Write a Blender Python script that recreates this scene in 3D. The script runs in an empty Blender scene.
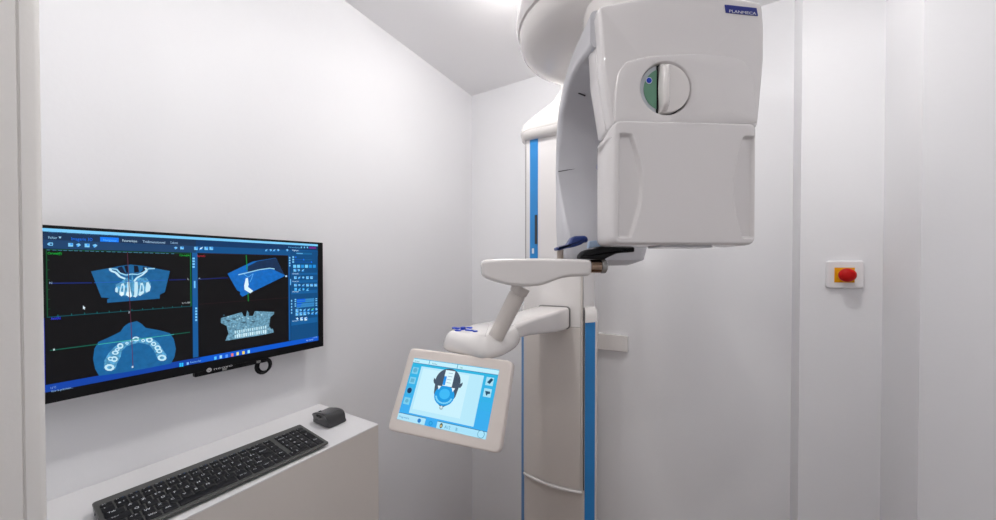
import bpy, bmesh, math, random
from mathutils import Vector
random.seed(3)
C = bpy.context.scene.collection
H = 1.50                     # camera height; all coordinates below are relative to the eye height
PI = math.pi
# ------------------------------------------------------------------ camera
FPX = 341.6; A = math.atan(202/341.6); PIT = math.radians(0.65)
FW = Vector((-math.sin(A)*math.cos(PIT), math.cos(A)*math.cos(PIT), -math.sin(PIT)))
RT = Vector((math.cos(A), math.sin(A), 0)); UP = RT.cross(FW)
cam = bpy.data.cameras.new('camera'); co = bpy.data.objects.new('camera', cam); C.objects.link(co)
cam.sensor_width = 36; cam.lens = 36*FPX/996; cam.shift_y = 11/996; cam.clip_start = .01
co.location = (0, 0, H); co.rotation_euler = (PI/2-PIT, 0, A)
bpy.context.scene.camera = co
def ray(x, y): return FW + RT*((x-498)/FPX) - UP*((y-271)/FPX)
def onX(x, y, X): r = ray(x, y); return r*(X/r.x)
def onY(x, y, Y): r = ray(x, y); return r*(Y/r.y)
def onZ(x, y, Z): r = ray(x, y); return r*(Z/r.z)
# frame of the rotating head: r across, t away from the door, z up
TH = A + math.radians(3)
DD = Vector((-math.sin(TH), math.cos(TH), 0)); RR = Vector((math.cos(TH), math.sin(TH), 0))
def hw(r, t, z): return RR*r + DD*t + Vector((0, 0, z))
def hp(x, y, t):                # picture point at distance t -> (r, z)
    q = ray(x, y); q = q*(t/q.dot(DD)); return q.dot(RR), q.z
# ------------------------------------------------------------------ materials
MATS = {}
def mat(name, col, rough=.5, metal=0, coat=0, emit=0, bump=0, bscale=60, var=0, alpha=1, spec=.5):
    if name in MATS: return MATS[name]
    m = bpy.data.materials.new(name); m.use_nodes = True; nt = m.node_tree; b = nt.nodes['Principled BSDF']
    b.inputs['Base Color'].default_value = (*col, 1); b.inputs['Roughness'].default_value = rough
    b.inputs['Metallic'].default_value = metal; b.inputs['Coat Weight'].default_value = coat
    b.inputs['Coat Roughness'].default_value = .08; b.inputs['Specular IOR Level'].default_value = spec
    if alpha < 1: b.inputs['Transmission Weight'].default_value = 1-alpha
    if emit:
        b.inputs['Emission Color'].default_value = (*col, 1); b.inputs['Emission Strength'].default_value = emit
        b.inputs['Base Color'].default_value = (.01, .01, .01, 1)
    if bump or var:
        tc = nt.nodes.new('ShaderNodeTexCoord'); n = nt.nodes.new('ShaderNodeTexNoise')
        n.inputs['Scale'].default_value = bscale; n.inputs['Detail'].default_value = 5
        nt.links.new(tc.outputs['Object'], n.inputs['Vector'])
        if bump:
            bp = nt.nodes.new('ShaderNodeBump'); bp.inputs['Strength'].default_value = bump; bp.inputs['Distance'].default_value = .002
            nt.links.new(n.outputs['Fac'], bp.inputs['Height']); nt.links.new(bp.outputs['Normal'], b.inputs['Normal'])
        if var:
            n2 = nt.nodes.new('ShaderNodeTexNoise'); n2.inputs['Scale'].default_value = 2.5; n2.inputs['Detail'].default_value = 3
            nt.links.new(tc.outputs['Object'], n2.inputs['Vector'])
            rp = nt.nodes.new('ShaderNodeValToRGB')
            rp.color_ramp.elements[0].position = .3; rp.color_ramp.elements[1].position = .7
            rp.color_ramp.elements[0].color = (*[c*(1-var) for c in col], 1); rp.color_ramp.elements[1].color = (*col, 1)
            nt.links.new(n2.outputs['Fac'], rp.inputs['Fac']); nt.links.new(rp.outputs['Color'], b.inputs['Base Color'])
    MATS[name] = m; return m
wall_m = mat('wall_paint', (.83, .83, .845), .75, bump=.12, bscale=90, var=.02)
ceil_m = mat('ceiling_paint', (.87, .865, .875), .85, bump=.1, bscale=120)
frame_m = mat('door_frame_lacquer', (.72, .70, .675), .4, bump=.1, bscale=200)
floor_m = mat('floor_vinyl', (.13, .07, .035), .6, bump=.1, bscale=50, var=.2)
dev_m = mat('device_white', (.78, .75, .73), .26, coat=.6, bump=.015, bscale=400)
dev2_m = mat('device_shell', (.73, .705, .70), .26, coat=.5)
grey_m = mat('device_grey_shell', (.56, .56, .59), .3, coat=.5)
col_m = mat('column_satin', (.70, .65, .605), .32, metal=.15, coat=.2, bump=.01, bscale=300)
seam_m = mat('seam_dark', (.03, .03, .035), .6)
blue_m = mat('blue_strip', (.018, .22, .56), .35)
dblue_m = mat('handle_blue', (.008, .03, .17), .35, coat=.2)
black_m = mat('black_plastic', (.004, .004, .005), .45, spec=.25)
brass_m = mat('bronze_metal', (.36, .26, .19), .22, metal=1)
steel_m = mat('clear_grey_knob', (.42, .42, .40), .25, metal=.6)
post_m = mat('brushed_post', (.42, .36, .31), .35, metal=.6)
kb_m = mat('keyboard_case', (.105, .107, .10), .45, metal=.35)
key_m = mat('key_black', (.006, .006, .008), .5, spec=.28)
legend_m = mat('key_legend', (.85, .87, .92), .6)
legendb_m = mat('key_legend_blue', (.03, .2, .6), .6)
mouse_m = mat('mouse_graphite', (.04, .04, .042), .25)
bez_m = mat('monitor_bezel', (.003, .003, .004), .35, spec=.25)
lam_m = mat('laminate_top', (.76, .75, .755), .45, bump=.03, bscale=200)
cab_m = mat('laminate_front_warm_shade', (.70, .655, .61), .5, bump=.03, bscale=200)  # same white laminate as the top; floor-warmed shade put into the colour
red_m = mat('button_red', (.50, .002, .002), .45, spec=.25)
yel_m = mat('button_yellow', (.78, .36, .002), .5, spec=.2)
plate_m = mat('switch_plate_white', (.82, .81, .82), .35)
green_m = mat('sticker_green', (.13, .30, .20), .5)
ring_m = mat('knob_ring', (.50, .53, .56), .4)
bluedot_m = mat('dot_blue', (.004, .05, .50), .4)
badge_m = mat('badge_blue', (.003, .015, .22), .35)
white_m = mat('lettering_white', (.75, .77, .82), .5)
palec_m = mat('pale_blue_cap', (.38, .50, .66), .3)
mark_m = mat('mark_dark', (.05, .05, .06), .5)
TEX = {(24, 96, 150), (84, 160, 205), (22, 98, 154), (14, 104, 190), (108, 158, 184), (20, 46, 82)}
def em(name, r, g, b, s=1.0):     # screen pixels: sRGB 0-255 in, emission out
    f = lambda c: ((c/255+.055)/1.055)**2.4 if c > 10 else c/255/12.92
    m = mat('screen_'+name, (f(r)*1, f(g)*1, f(b)*1), .3, emit=SCR*s, spec=.08)
    if (r, g, b) in TEX:
        nt = m.node_tree; tc = nt.nodes.new('ShaderNodeTexCoord'); n = nt.nodes.new('ShaderNodeTexNoise'); n.inputs['Scale'].default_value = 180 if r > 80 else 110
        n.inputs['Detail'].default_value = 4; mr = nt.nodes.new('ShaderNodeMapRange')
        a = .45 if r > 80 else .82
        for k, v in (('From Min', .3), ('From Max', .7), ('To Min', a), ('To Max', 1.25 if r > 80 else 1.08)): mr.inputs[k].default_value = v*(SCR if k[0] == 'T' else 1)
        nt.links.new(tc.outputs['Object'], n.inputs['Vector']); nt.links.new(n.outputs['Fac'], mr.inputs['Value']); nt.links.new(mr.outputs[0], nt.nodes['Principled BSDF'].inputs['Emission Strength'])
    return m
SCR = 1.0
# ------------------------------------------------------------------ mesh helpers
def empty(name, loc, label=None, cat=None, group=None):
    o = bpy.data.objects.new(name, None); C.objects.link(o); o.empty_display_size = .05
    o.location = (loc[0], loc[1], loc[2]+H); o['w'] = 0; del o['w']
    WL[o.name] = Vector(o.location)
    if label: o['label'] = label; o['category'] = cat
    if group: o['group'] = group
    return o
WL = {}
class MB:
    def __init__(s): s.v = []; s.f = []; s.m = []
    def add(s, vs, fs, mi=0):
        k = len(s.v); s.v += [Vector(v) for v in vs]
        for f in fs: s.f.append([i+k for i in f]); s.m.append(mi)
    def loft(s, rings, mi=0, cap0=True, cap1=True, closed=True):
        n = len(rings[0]); vs = [p for r in rings for p in r]; fs = []
        for a in range(len(rings)-1):
            for i in range(n if closed else n-1):
                j = (i+1) % n; fs.append([a*n+i, a*n+j, (a+1)*n+j, (a+1)*n+i])
        if cap0: fs.append(list(range(n))[::-1])
        if cap1: fs.append([(len(rings)-1)*n+i for i in range(n)])
        s.add(vs, fs, mi)
    def box(s, a, b, mi=0):
        x0, y0, z0 = a; x1, y1, z1 = b
        s.add([(x0,y0,z0),(x1,y0,z0),(x1,y1,z0),(x0,y1,z0),(x0,y0,z1),(x1,y0,z1),(x1,y1,z1),(x0,y1,z1)],
              [[3,2,1,0],[4,5,6,7],[0,1,5,4],[1,2,6,5],[2,3,7,6],[3,0,4,7]], mi)
    def tube(s, path, rad, n=14, mi=0, caps=True):
        P = [Vector(p) for p in path]; rings = []; prev = None
        rad = rad if isinstance(rad, list) else [rad]*len(P)
        for i, p in enumerate(P):
            d = (P[min(i+1, len(P)-1)]-P[max(i-1, 0)]).normalized()
            if prev is None:
                u = d.cross(Vector((0, 0, 1)));
                if u.length < .05: u = d.cross(Vector((1, 0, 0)))
                u.normalize()
            else: u = (prev-d*prev.dot(d)).normalized()
            prev = u; w = d.cross(u)
            rings.append([p+(u*math.cos(a)+w*math.sin(a))*rad[i] for a in [2*PI*k/n for k in range(n)]])
        s.loft(rings, mi, caps, caps)
    def poly(s, pts, mi=0): s.add(pts, [list(range(len(pts)))], mi)
def build(name, mb, mats, parent=None, bevel=0, seg=3, angle=38, sub=0, solid=0):
    if not isinstance(mats, (list, tuple)): mats = [mats]
    vs = mb.v
    lo = Vector([min(v[i] for v in vs) for i in range(3)]); hi = Vector([max(v[i] for v in vs) for i in range(3)])
    org = Vector(((lo.x+hi.x)/2, (lo.y+hi.y)/2, lo.z))
    me = bpy.data.meshes.new(name); me.from_pydata([v-org for v in vs], [], mb.f)
    for m in mats: me.materials.append(m)
    for p, mi in zip(me.polygons, mb.m): p.material_index = mi
    bm = bmesh.new(); bm.from_mesh(me)
    bmesh.ops.remove_doubles(bm, verts=bm.verts, dist=1e-6)
    vol_ok = all(e.is_manifold for e in bm.edges)
    if vol_ok: bmesh.ops.recalc_face_normals(bm, faces=bm.faces)
    for f in bm.faces: f.smooth = True
    for e in bm.edges:
        if len(e.link_faces) == 2 and e.calc_face_angle(0) > math.radians(angle): e.smooth = False
    bm.to_mesh(me); bm.free()
    o = bpy.data.objects.new(name, me); C.objects.link(o)
    w = org+Vector((0, 0, H)); WL[o.name] = w
    if parent: o.parent = parent; o.location = w-WL[parent.name]
    else: o.location = w
    if bevel:
        b = o.modifiers.new('bevel', 'BEVEL'); b.width = bevel; b.segments = seg; b.limit_method = 'ANGLE'; b.angle_limit = math.radians(30); b.harden_normals = True
        for p in me.polygons: p.use_smooth = True
    if sub:
        b = o.modifiers.new('sub', 'SUBSURF'); b.levels = sub; b.render_levels = sub
    return o
def tag(o, label=None, cat=None, group=None, kind=None):
    for k, v in (('label', label), ('category', cat), ('group', group), ('kind', kind)):
        if v: o[k] = v
    return o
def rrect(cx, cy, w, h, r, n=6):
    r = max(1e-4, min(r, w/2-1e-5, h/2-1e-5)); out = []
    for k, (sx, sy) in enumerate(((1, 1), (-1, 1), (-1, -1), (1, -1))):
        for i in range(n+1):
            a = PI/2*(k+i/n); out.append((cx+sx*(w/2-r)+r*math.cos(a), cy+sy*(h/2-r)+r*math.sin(a)))
    return out
def smooth_poly(pts, r=.003, n=4):     # round the corners of a 2D polygon
    out = []; N = len(pts)
    for i in range(N):
        p = Vector(pts[i]); a = Vector(pts[i-1]); b = Vector(pts[(i+1) % N])
        da = (a-p); db = (b-p); rr = min(r, da.length*.45, db.length*.45)
        s = p+da.normalized()*rr; e = p+db.normalized()*rr
        for k in range(n+1):
            t = k/n; out.append(tuple(s*(1-t)**2+p*2*t*(1-t)+e*t*t))
    return out
def inset(pts, d):                     # move a 2D outline inwards by d (counter-clockwise or not)
    N = len(pts); area = sum(pts[i][0]*pts[(i+1) % N][1]-pts[(i+1) % N][0]*pts[i][1] for i in range(N)); sg = 1 if area > 0 else -1
    out = []
    for i in range(N):
        a = Vector(pts[i-1]); b = Vector(pts[(i+1) % N]); t = (b-a)
        if t.length < 1e-9: out.append(pts[i]); continue
        t.normalize(); out.append((pts[i][0]-t.y*d*sg, pts[i][1]+t.x*d*sg))
    return out
def pillow(mb, outline, d0, d1, rad, place, n=4, mi=0):
    """outline extruded from d0 to d1 with rounded rims; place((a, b), d) -> 3D"""
    rings = []
    for k in range(n+1):
        a = PI/2*k/n; rings.append([place(p, d0+rad*(1-math.sin(a))) for p in inset(outline, rad*(1-math.cos(a)))][:] if False else [place(p, d0+rad-rad*math.sin(PI/2-a)) for p in inset(outline, rad-rad*math.sin(a))])
    for k in range(n+1):
        a = PI/2*k/n; rings.append([place(p, d1-rad+rad*math.sin(a)) for p in inset(outline, rad-rad*math.cos(a))])
    rings = [[place(p, d0) for p in inset(outline, rad+.0015)]]+rings+[[place(p, d1) for p in inset(outline, rad+.0015)]]
    mb.loft(rings, mi)
_tc = {}
def glyphs(s):
    if s in _tc: return _tc[s]
    cu = bpy.data.curves.new('t', 'FONT'); cu.body = s; cu.resolution_u = 2; cu.size = 1
    o = bpy.data.objects.new('t', cu); me = o.to_mesh()
    r = ([(v.co.x, v.co.y) for v in me.vertices], [list(p.vertices) for p in me.polygons])
    o.to_mesh_clear(); bpy.data.objects.remove(o); bpy.data.curves.remove(cu)
    _tc[s] = r; return r
def text(mb, s, org, ux, uy, h, mi=0, width=None):
    v, f = glyphs(s)
    if not v: return
    w = max(p[0] for p in v); sx = h/.7 if width is None else width/w
    mb.add([org+ux*(p[0]*sx)+uy*(p[1]*h/.7) for p in v], f, mi)

# ================================================================== the room
def struct(name, mb, m, bevel=0):
    o = build(name, mb, m, bevel=bevel); o['kind'] = 'structure'; return o
CE = .945; FL = -H
XL = -1.09; YB = 1.56; YP = 1.45; YR = 1.249; XP0 = .279; XP1 = .466; XR = .70
b = MB(); b.box((-2.2, -2.0, FL-.1), (2.2, YB+.12, FL)); struct('floor', b, floor_m)
b = MB(); b.box((XL-.12, -.10, CE), (XR+.12, YB+.12, CE+.1)); struct('ceiling', b, ceil_m)
b = MB(); b.box((XL-.12, -.10, FL), (XL, YB+.12, CE)); struct('wall_left', b, wall_m)
b = MB(); b.box((XL, YB, FL), (XP0, YB+.12, CE)); struct('wall_back', b, wall_m)
b = MB()
o2 = [(XP0, YB+.12), (XP0, YP), (XP1, YP), (XP1, YR), (XR, YR), (XR, -.10), (XR+.12, -.10), (XR+.12, YB+.12)]
b.loft([[(x, y, FL) for x, y in o2], [(x, y, CE) for x, y in o2]]); struct('wall_right', b, wall_m)
JX = -.62
b = MB(); b.box((XL, -.10, FL), (JX-.045, .050, CE))
b.box((.55, -.10, FL), (XR, .050, CE)); struct('wall_front', b, wall_m)
b = MB()
JE = onX(42.6, 240, JX-.003).y
prof = [(JX, -.12), (JX, .0532), (JX-.0016, .0538), (JX-.0016, .0548), (JX, .0556), (JX, JE-.0045), (JX-.001, JE-.0015), (JX-.003, JE), (JX-.09, JE), (JX-.09, .051), (JX-.044, .051), (JX-.044, -.12)]
b.loft([[(x, y, FL) for x, y in prof], [(x, y, CE) for x, y in prof]]); o = struct('trim_1', b, frame_m)
# corridor outside the door
b = MB(); b.box((-2.2, -2.0, FL), (2.2, -1.9, CE)); struct('wall_corridor', b, wall_m)
b = MB(); b.box((-2.2, -2.0, CE), (2.2, -.101, CE+.1)); struct('ceiling_corridor', b, ceil_m)

# mounting rail on the back wall
b = MB(); b.box((-.72, YB-.022, -.366), (-.265, YB, -.296))
tag(build('mounting_rail', b, dev_m, bevel=.002), 'flat white mounting rail fixed to the back wall behind the X-ray machine', 'rail')

# ================================================================== emergency stop
es = empty('emergency_stop_switch', (.3815, YP, -.065), 'square white wall switch with yellow plate and red emergency stop button', 'switch')
b = MB(); pillow(b, rrect(.3815, -.0225, .085, .085, .008), 0, .012, .005, lambda p, d: (p[0], YP-d, p[1])); build('back_plate', b, plate_m, es)
b = MB(); b.box((.3575, YP-.0135, -.047), (.4025, YP-.012, -.0015)); build('yellow_plate', b, yel_m, es)
def lathe_y(mb, cx, cz, prof, n=28, mi=0):
    mb.loft([[(cx+r*math.cos(2*PI*k/n), YP-d, cz+r*math.sin(2*PI*k/n)) for k in range(n)] for r, d in prof], mi)
b = MB(); lathe_y(b, .380, -.024, [(.0165, .0135), (.0165, .018), (.013, .022), (.0125, .030)]); build('collar', b, yel_m, es)
b = MB(); lathe_y(b, .380, -.024, [(.0105, .022), (.0105, .030), (.019, .033), (.0205, .037), (.0195, .042), (.015, .0465), (.008, .049), (.001, .0495)]); build('push_button', b, red_m, es, angle=60)

# ================================================================== shelf cabinet
SZ = -.455
cb = empty('shelf_cabinet', (-.945, .38, FL), 'narrow white laminate cabinet against the left wall below the monitor', 'cabinet')
b = MB(); b.box((XL+.001, .075, FL), (-.8003, .6717, SZ-.003)); build('body', b, cab_m, cb, bevel=.0008)
b = MB(); b.box((XL+.001, .073, SZ-.003), (-.80, .672, SZ)); build('worktop', b, lam_m, cb, bevel=.0006)

# ================================================================== monitor
XM = -1.03
mo = empty('monitor', (-1.055, .375, -.253), 'black flat wall-mounted monitor showing blue jaw scans above the keyboard', 'monitor')
Y0, Y1, Z0, Z1 = .095, .651, -.2515, .0775
b = MB(); b.box((XM-.012, Y0, Z0), (XM, Y1, Z1)); b.box((XM-.030, Y0+.06, Z0+.03), (XM-.0121, Y1-.06, Z1-.03))
build('casing', b, bez_m, mo, bevel=.0015)
PAL = []; PIDX = {}
def pc(r, g, bb, s=1.0):
    k = (r, g, bb, s)
    if k not in PIDX: PIDX[k] = len(PAL); PAL.append(em('%d_%d_%d' % (r, g, bb), r, g, bb, s))
    return PIDX[k]
sb = MB()
EY = Vector((0, 1, 0)); EZ = Vector((0, 0, 1))
def mp(x, y, l=1): return onX(x, y, XM+.0003*l)
def mpoly(pts, col, l=2): sb.poly([mp(x, y, l) for x, y in pts], pc(*col))
def mrect(ya, za, yb, zb, col, l=2):
    X = XM+.0003*l; sb.poly([(X, ya, za), (X, yb, za), (X, yb, zb), (X, ya, zb)], pc(*col))
def mYZ(x, y): p = onX(x, y, XM); return p.y, p.z
def mbox(x0, y0, x1, y1, col, l=2):    # axis-aligned rectangle on the panel from two picture corners
    (ya, za), (yb, zb) = mYZ(x0, y0), mYZ(x1, y1); mrect(ya, za, yb, zb, col, l)
def mtext(s, x0, y0, x1, hpx, col, l=3):
    ya, za = mYZ(x0, y0); yb, zb = mYZ(x1, y0); hh = hpx*(-XM)/(-ray(x0, y0).x)/FPX
    text(sb, s, Vector((XM+.0003*l, ya, za)), EY, EZ, hh, pc(*col), width=yb-ya)
def mline(x0, y0, x1, y1, wpx, col, l=3):
    a = mp(x0, y0, l); c = mp(x1, y1, l); d = (c-a).normalized(); n = Vector((0, -d.z, d.y))*wpx*.5*a.length/FPX*.6
    sb.poly([a-n, c-n, c+n, a+n], pc(*col))
SL, SR_, SB, ST = .0985, .6455, -.232, .0725
ST = mYZ(317, 244.3)[1]; SB = -.2295; SR_ = mYZ(318, 290)[0]
mrect(SL, SB, SR_, ST, (9, 8, 11), 0.6)
zt1 = mYZ(318, 246.3)[1]; zt2 = mYZ(318, 249.0)[1]; ztask = -.2160
ztool = mYZ(180, 252.3)[1]; zbar = mYZ(180, 245.3)[1]
mrect(SL, zt1, SR_, ST, (120, 200, 245), 1)                      # title bar
yhalf = mYZ(196, 260)[0]
mrect(SL, zbar, yhalf, zt1, (20, 47, 80), 1); mrect(yhalf, zbar, SR_, zt1, (8, 52, 98), 1)
mrect(SL, ztool, yhalf, zbar, (24, 62, 104), 1); mrect(yhalf, ztool, SR_, zbar, (6, 78, 136), 1)
mrect(SL, SB, SR_, ztask, (8, 62, 160), 1)                       # task bar
mrect(mYZ(200, 350)[0], SB, SR_, ztask, (0, 84, 200), 1.3)
ysr = mYZ(290.5, 290)[0]
mrect(ysr, ztask, SR_-.001, mYZ(316, 252)[1], (7, 72, 124), 2)            # settings column
mrect(ysr-.006, ztask+.002, ysr-.001, ztool, (10, 84, 150), 2)
ymid = mYZ(194.5, 300)[0]
mrect(ymid-.004, ztask+.002, ymid+.006, ztool, (14, 86, 150), 2)    # column between the panes
mrect(SL, ztask, SL+.0160, mYZ(46, 318)[1], (10, 40, 170), 1.5)
# title and tabs
mtext('Imagerie 3D - Centre de radiologie (patient) - volume 13/06 - Navigateur - 1', 48, 232.6, 130, 1.6, (40, 110, 170))
mtext('Fichier', 48, 238.7, 57, 2.6, (150, 200, 230)); mpoly([(58.5, 236.5), (61.5, 236.7), (60, 238.7)], (150, 200, 230), 3)
mtext('Imagerie 3D', 71, 240.2, 92.5, 3.2, (10, 110, 240))
mbox(100, 236.9, 118.7, 242.3, (10, 120, 245)); mtext('Navigateur', 103, 241, 116.5, 2.2, (90, 180, 255), 4)
mtext('Panoramique', 122, 241.6, 137, 2.4, (190, 220, 240)); mtext('Tridimensionnel', 142.5, 242.7, 165, 2.4, (170, 205, 235)); mtext('Cabinet', 170, 243.6, 177.7, 2.2, (150, 190, 225))
mtext('Paramètres', 288, 247.8, 300, 1.4, (90, 170, 220), 4)
mbox(309, 246.7, 315.8, 248.8, (110, 30, 130), 4)
for x in (300.6, 303.6, 306.6): mbox(x, 246.6, x+1.2, 248.2, (110, 190, 235), 4)
LB = (120, 195, 240); MBU = (30, 140, 235); WB = (200, 230, 250)
def ico(x, y, w, h, col=LB, dot=MBU, l=3):
    k = random.random()
    if k < .4:
        mbox(x, y, x+w, y+h, col, l); mbox(x+w*.45, y+h*.1, x+w*.9, y+h*.55, dot, l+1)
    elif k < .7:
        mpoly([(x, y+h*.3), (x+w*.6, y), (x+w, y+h*.5), (x+w*.4, y+h)], col, l); mbox(x+w*.1, y+h*.5, x+w*.4, y+h*.9, dot, l+1)
    else:
        mpoly([(x, y+h), (x+w*.2, y+h*.4), (x+w, y), (x+w*.8, y+h*.5)], col, l); mbox(x, y+h*.75, x+w*.8, y+h, dot, l+1)
mpoly([(47, 244.2), (49, 242.4), (53, 242.6), (53, 245.6), (49, 245.6)], LB, 3); mpoly([(49.8, 243.4), (52.3, 243.5), (52.3, 244.9), (49.8, 244.9)], (24, 62, 104), 4)
for x in (68, 76, 84.5, 92.5): ico(x, 242.9+(x-68)*.04, 5, 3.8)
for x in (174, 180): ico(x, 246.6, 3.6, 2.8)
for x in (194, 199.3, 204.3, 209.3): ico(x, 246.8, 3.6, 3.2, WB if x == 199.3 else LB)
for x in (265, 269.5, 273, 277, 286): ico(x, 249, 2.6, 2.4)
for i in range(24): mbox(47+i*5.4, 249.7+i*.16, 49.5+i*5.4+random.random()*2, 250.3+i*.16, (70, 130, 165), 3)
# pane borders: green, teal, blue, dark red
G = (10, 78, 44); DR = (56, 26, 34)
yA = mYZ(46.5, 300)[0]; zmid = mYZ(46, 317.6)[1]; zmr = mYZ(196, 304.6)[1]
mrect(yA, zmid, yA+.0012, ztool-.001, G, 3); mrect(yA, ztool-.0025, ymid-.006, ztool-.001, G, 3)
mrect(yA, zmid, ymid-.006, zmid+.0011, (8, 90, 100), 3); mrect(ymid-.0075, zmid, ymid-.006, ztool, (6, 120, 70), 3)
mrect(ymid+.008, zmr, ysr-.008, zmr+.0008, DR, 3); mrect(ymid+.008, ztool-.002, ysr-.008, ztool-.0012, DR, 3)
for i in range(12):
    q = yA+.012+i*(ymid-yA-.02)/12; mrect(q, zmid, q+.001, zmid+.004, (8, 110, 110), 3); mrect(q, ztool-.004, q+.001, ztool-.001, G, 3)
for i in range(6): q = zmid+.015+i*.018; mrect(yA, q, yA+.004, q+.001, G, 3)
mtext('Coronal(F)', 47.5, 254.3, 61.5, 2.4, (20, 200, 70)); mtext('Coronal(A)', 179.3, 256.1, 189.4, 2.0, (20, 190, 60))
mtext('Axial(A)', 50.8, 319.8, 60.5, 2.6, (50, 60, 250)); mtext('Sagittal(R)', 197, 256.6, 205, 1.7, (190, 50, 60))
mtext('L=1.00', 182, 303.8, 190, 1.6, (190, 200, 205)); mtext('N', 49, 284, 52, 2.2, (160, 190, 220)); mtext('L', 187.2, 279.8, 188.9, 1.8, (200, 210, 220))
mtext('P', 128.3, 313.6, 130.5, 2.2, (200, 210, 220)); mtext('R', 198.4, 279.7, 200.4, 1.8, (180, 210, 230))
# coronal view
T1 = (24, 96, 150); T2 = (84, 160, 205); T3 = (190, 225, 240); T4 = (150, 205, 232)
def s7(pts, ox=85, oy=255, k=9.455): return [(ox+a/k, oy+c/k) for a, c in pts]
mpoly(s7([(57,155),(240,122),(330,104),(430,90),(560,104),(660,125),(803,152),(755,350),(708,375),(705,412),(210,452),(210,420),(235,407),(155,402)]), T1)
mpoly(s7([(310,118),(350,108),(380,165),(400,170),(385,180),(345,172),(315,150)]), (14, 30, 60), 3)
mpoly(s7([(370,105),(400,98),(415,165),(392,168)]), (10, 16, 34), 3); mpoly(s7([(462,100),(500,104),(512,160),(465,168)]), (10, 16, 34), 3)
mpoly(s7([(545,108),(590,118),(560,158),(520,170),(548,140)]), (14, 30, 60), 3)
def sline(pts, w, col, l=4, f=s7):
    q = f(pts)
    for i in range(len(q)-1): mline(*q[i], *q[i+1], w, col, l)
sline([(235,125),(245,150),(290,165),(330,205),(380,225)], 1.9, T3); sline([(250,130),(300,135),(330,170),(390,190),(440,180),(500,185),(550,165),(600,130),(660,128)], 1.3, T4)
sline([(570,120),(585,150),(540,190),(490,215),(465,250)], 1.6, T3); sline([(445,190),(450,260)], 1.2, T2); sline([(385,225),(370,260),(290,285)], 1.6, T2)
mpoly(s7([(290,290),(370,230),(400,215),(440,240),(500,215),(580,215),(625,270),(610,340),(560,372),(450,392),(340,385),(285,345)]), T2, 3)
for pts in ([(285,320),(300,300),(312,320),(308,355),(288,350)], [(325,350),(345,270),(365,265),(378,300),(370,375),(345,392),(325,375)],
            [(398,340),(400,255),(420,250),(432,340),(445,390),(425,405),(385,375)], [(465,380),(468,255),(495,250),(502,300),(495,385),(478,402),(455,392)],
            [(515,340),(525,265),(545,262),(560,310),(555,360),(520,388),(505,375)], [(570,335),(580,260),(600,255),(622,300),(612,340),(580,355)]):
    mpoly(s7(pts), T3, 4)
for pts in ([(338,345),(348,290),(362,290),(362,350)], [(524,350),(532,285),(543,285),(548,340)]): mpoly(s7(pts), T2, 5)
for pts in ([(395,350),(430,345),(440,390),(420,400),(388,378)], [(330,355),(365,352),(362,380),(340,385)]): mpoly(s7(pts), (225, 242, 250), 5)
mline(50, 283.3, 92, 282.8, 1.0, (14, 40, 120)); mline(169, 280, 186, 279.5, 1.0, (14, 30, 110)); mline(94, 282.7, 166, 280.2, .6, (30, 90, 190), 3)
mline(127.4, 252.5, 130.8, 322, .6, (80, 36, 58), 6)
# axial view
def s3(pts): return s7(pts, 85, 315, 7.43)
mpoly(s3([(105,452),(75,400),(60,330),(70,250),(100,200),(180,165),(262,125),(290,85),(325,60),(385,45),(420,65),(450,95),(560,115),(630,135),(660,180),(675,250),(665,310),(640,360),(480,392),(300,425)]), (22, 98, 154))
def arch(pts_o, pts_i): mpoly(s3(pts_o+pts_i[::-1]), T2, 3)
oo = [(140,400),(145,335),(175,285),(215,240),(265,205),(340,180),(380,158),(440,178),(490,165),(545,205),(580,260),(608,300)]
ii = [(225,405),(240,355),(265,310),(275,265),(310,232),(360,215),(400,205),(450,215),(480,225),(515,270),(535,315),(560,340)]
for k in range(len(oo)-1): mpoly(s3([oo[k], oo[k+1], ii[k+1], ii[k]]), T2, 3)
for cx_, cy_, w_, h_ in ((182,390,38,26),(218,328,26,22),(190,325,22,16),(225,280,26,16),(262,230,24,22),(240,258,18,12),(312,210,12,10),(345,192,10,8),(378,178,26,18),(432,190,14,12),(478,185,26,20),(510,215,20,16),(540,245,24,20),(552,268,24,16),(572,318,34,24)):
    mpoly(s3([(cx_+w_*math.cos(a*PI/5), cy_+h_*math.sin(a*PI/5)) for a in range(10)]), T3, 4)
    mpoly(s3([(cx_+w_*.5*math.cos(a*PI/5), cy_+h_*.45*math.sin(a*PI/5)) for a in range(10)]), T2, 5)
mline(50, 350.5, 190, 332.2, .9, (14, 100, 80), 6); mline(98, 344.5, 174, 334.4, .8, (60, 170, 170), 7); mline(131, 322, 133, 368, .6, (84, 50, 96), 6)
mbox(53, 348.7, 54.6, 350.3, (190, 210, 215), 7); mbox(131.4, 366, 133, 367.6, (210, 220, 230), 7)
# sagittal view
def s7b(pts): return s7(pts, 210, 250, 8.667)
mpoly(s7b([(152,205),(370,100),(570,68),(650,225),(280,405),(260,385),(262,362),(235,350)]), (14, 104, 190))
mpoly(s7b([(330,140),(410,98),(570,70),(645,215),(540,165),(440,165),(325,190)]), (20, 46, 82), 3)
sline([(245,215),(330,195),(430,170),(520,158),(560,165)], 1.3, T4, 5, s7b); sline([(290,205),(330,235),(345,225),(375,205),(360,250),(345,280)], .9, (80, 160, 225), 4, s7b)
mpoly(s7b([(310,245),(328,240),(335,300),(330,320),(375,355),(350,375),(300,345),(296,310)]), (215, 238, 250), 5)
mline(246.2, 255, 247.1, 270, 1.0, (20, 140, 60), 6); mline(248, 293, 248.4, 301.2, 1.0, (20, 140, 60), 6)
mline(198, 279.3, 228, 277.8, .9, (14, 30, 110), 4); mline(286, 276.2, 288.6, 276, .9, (20, 60, 170), 4); mbox(285, 275.4, 286.6, 277, (190, 220, 235), 6)
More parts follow.
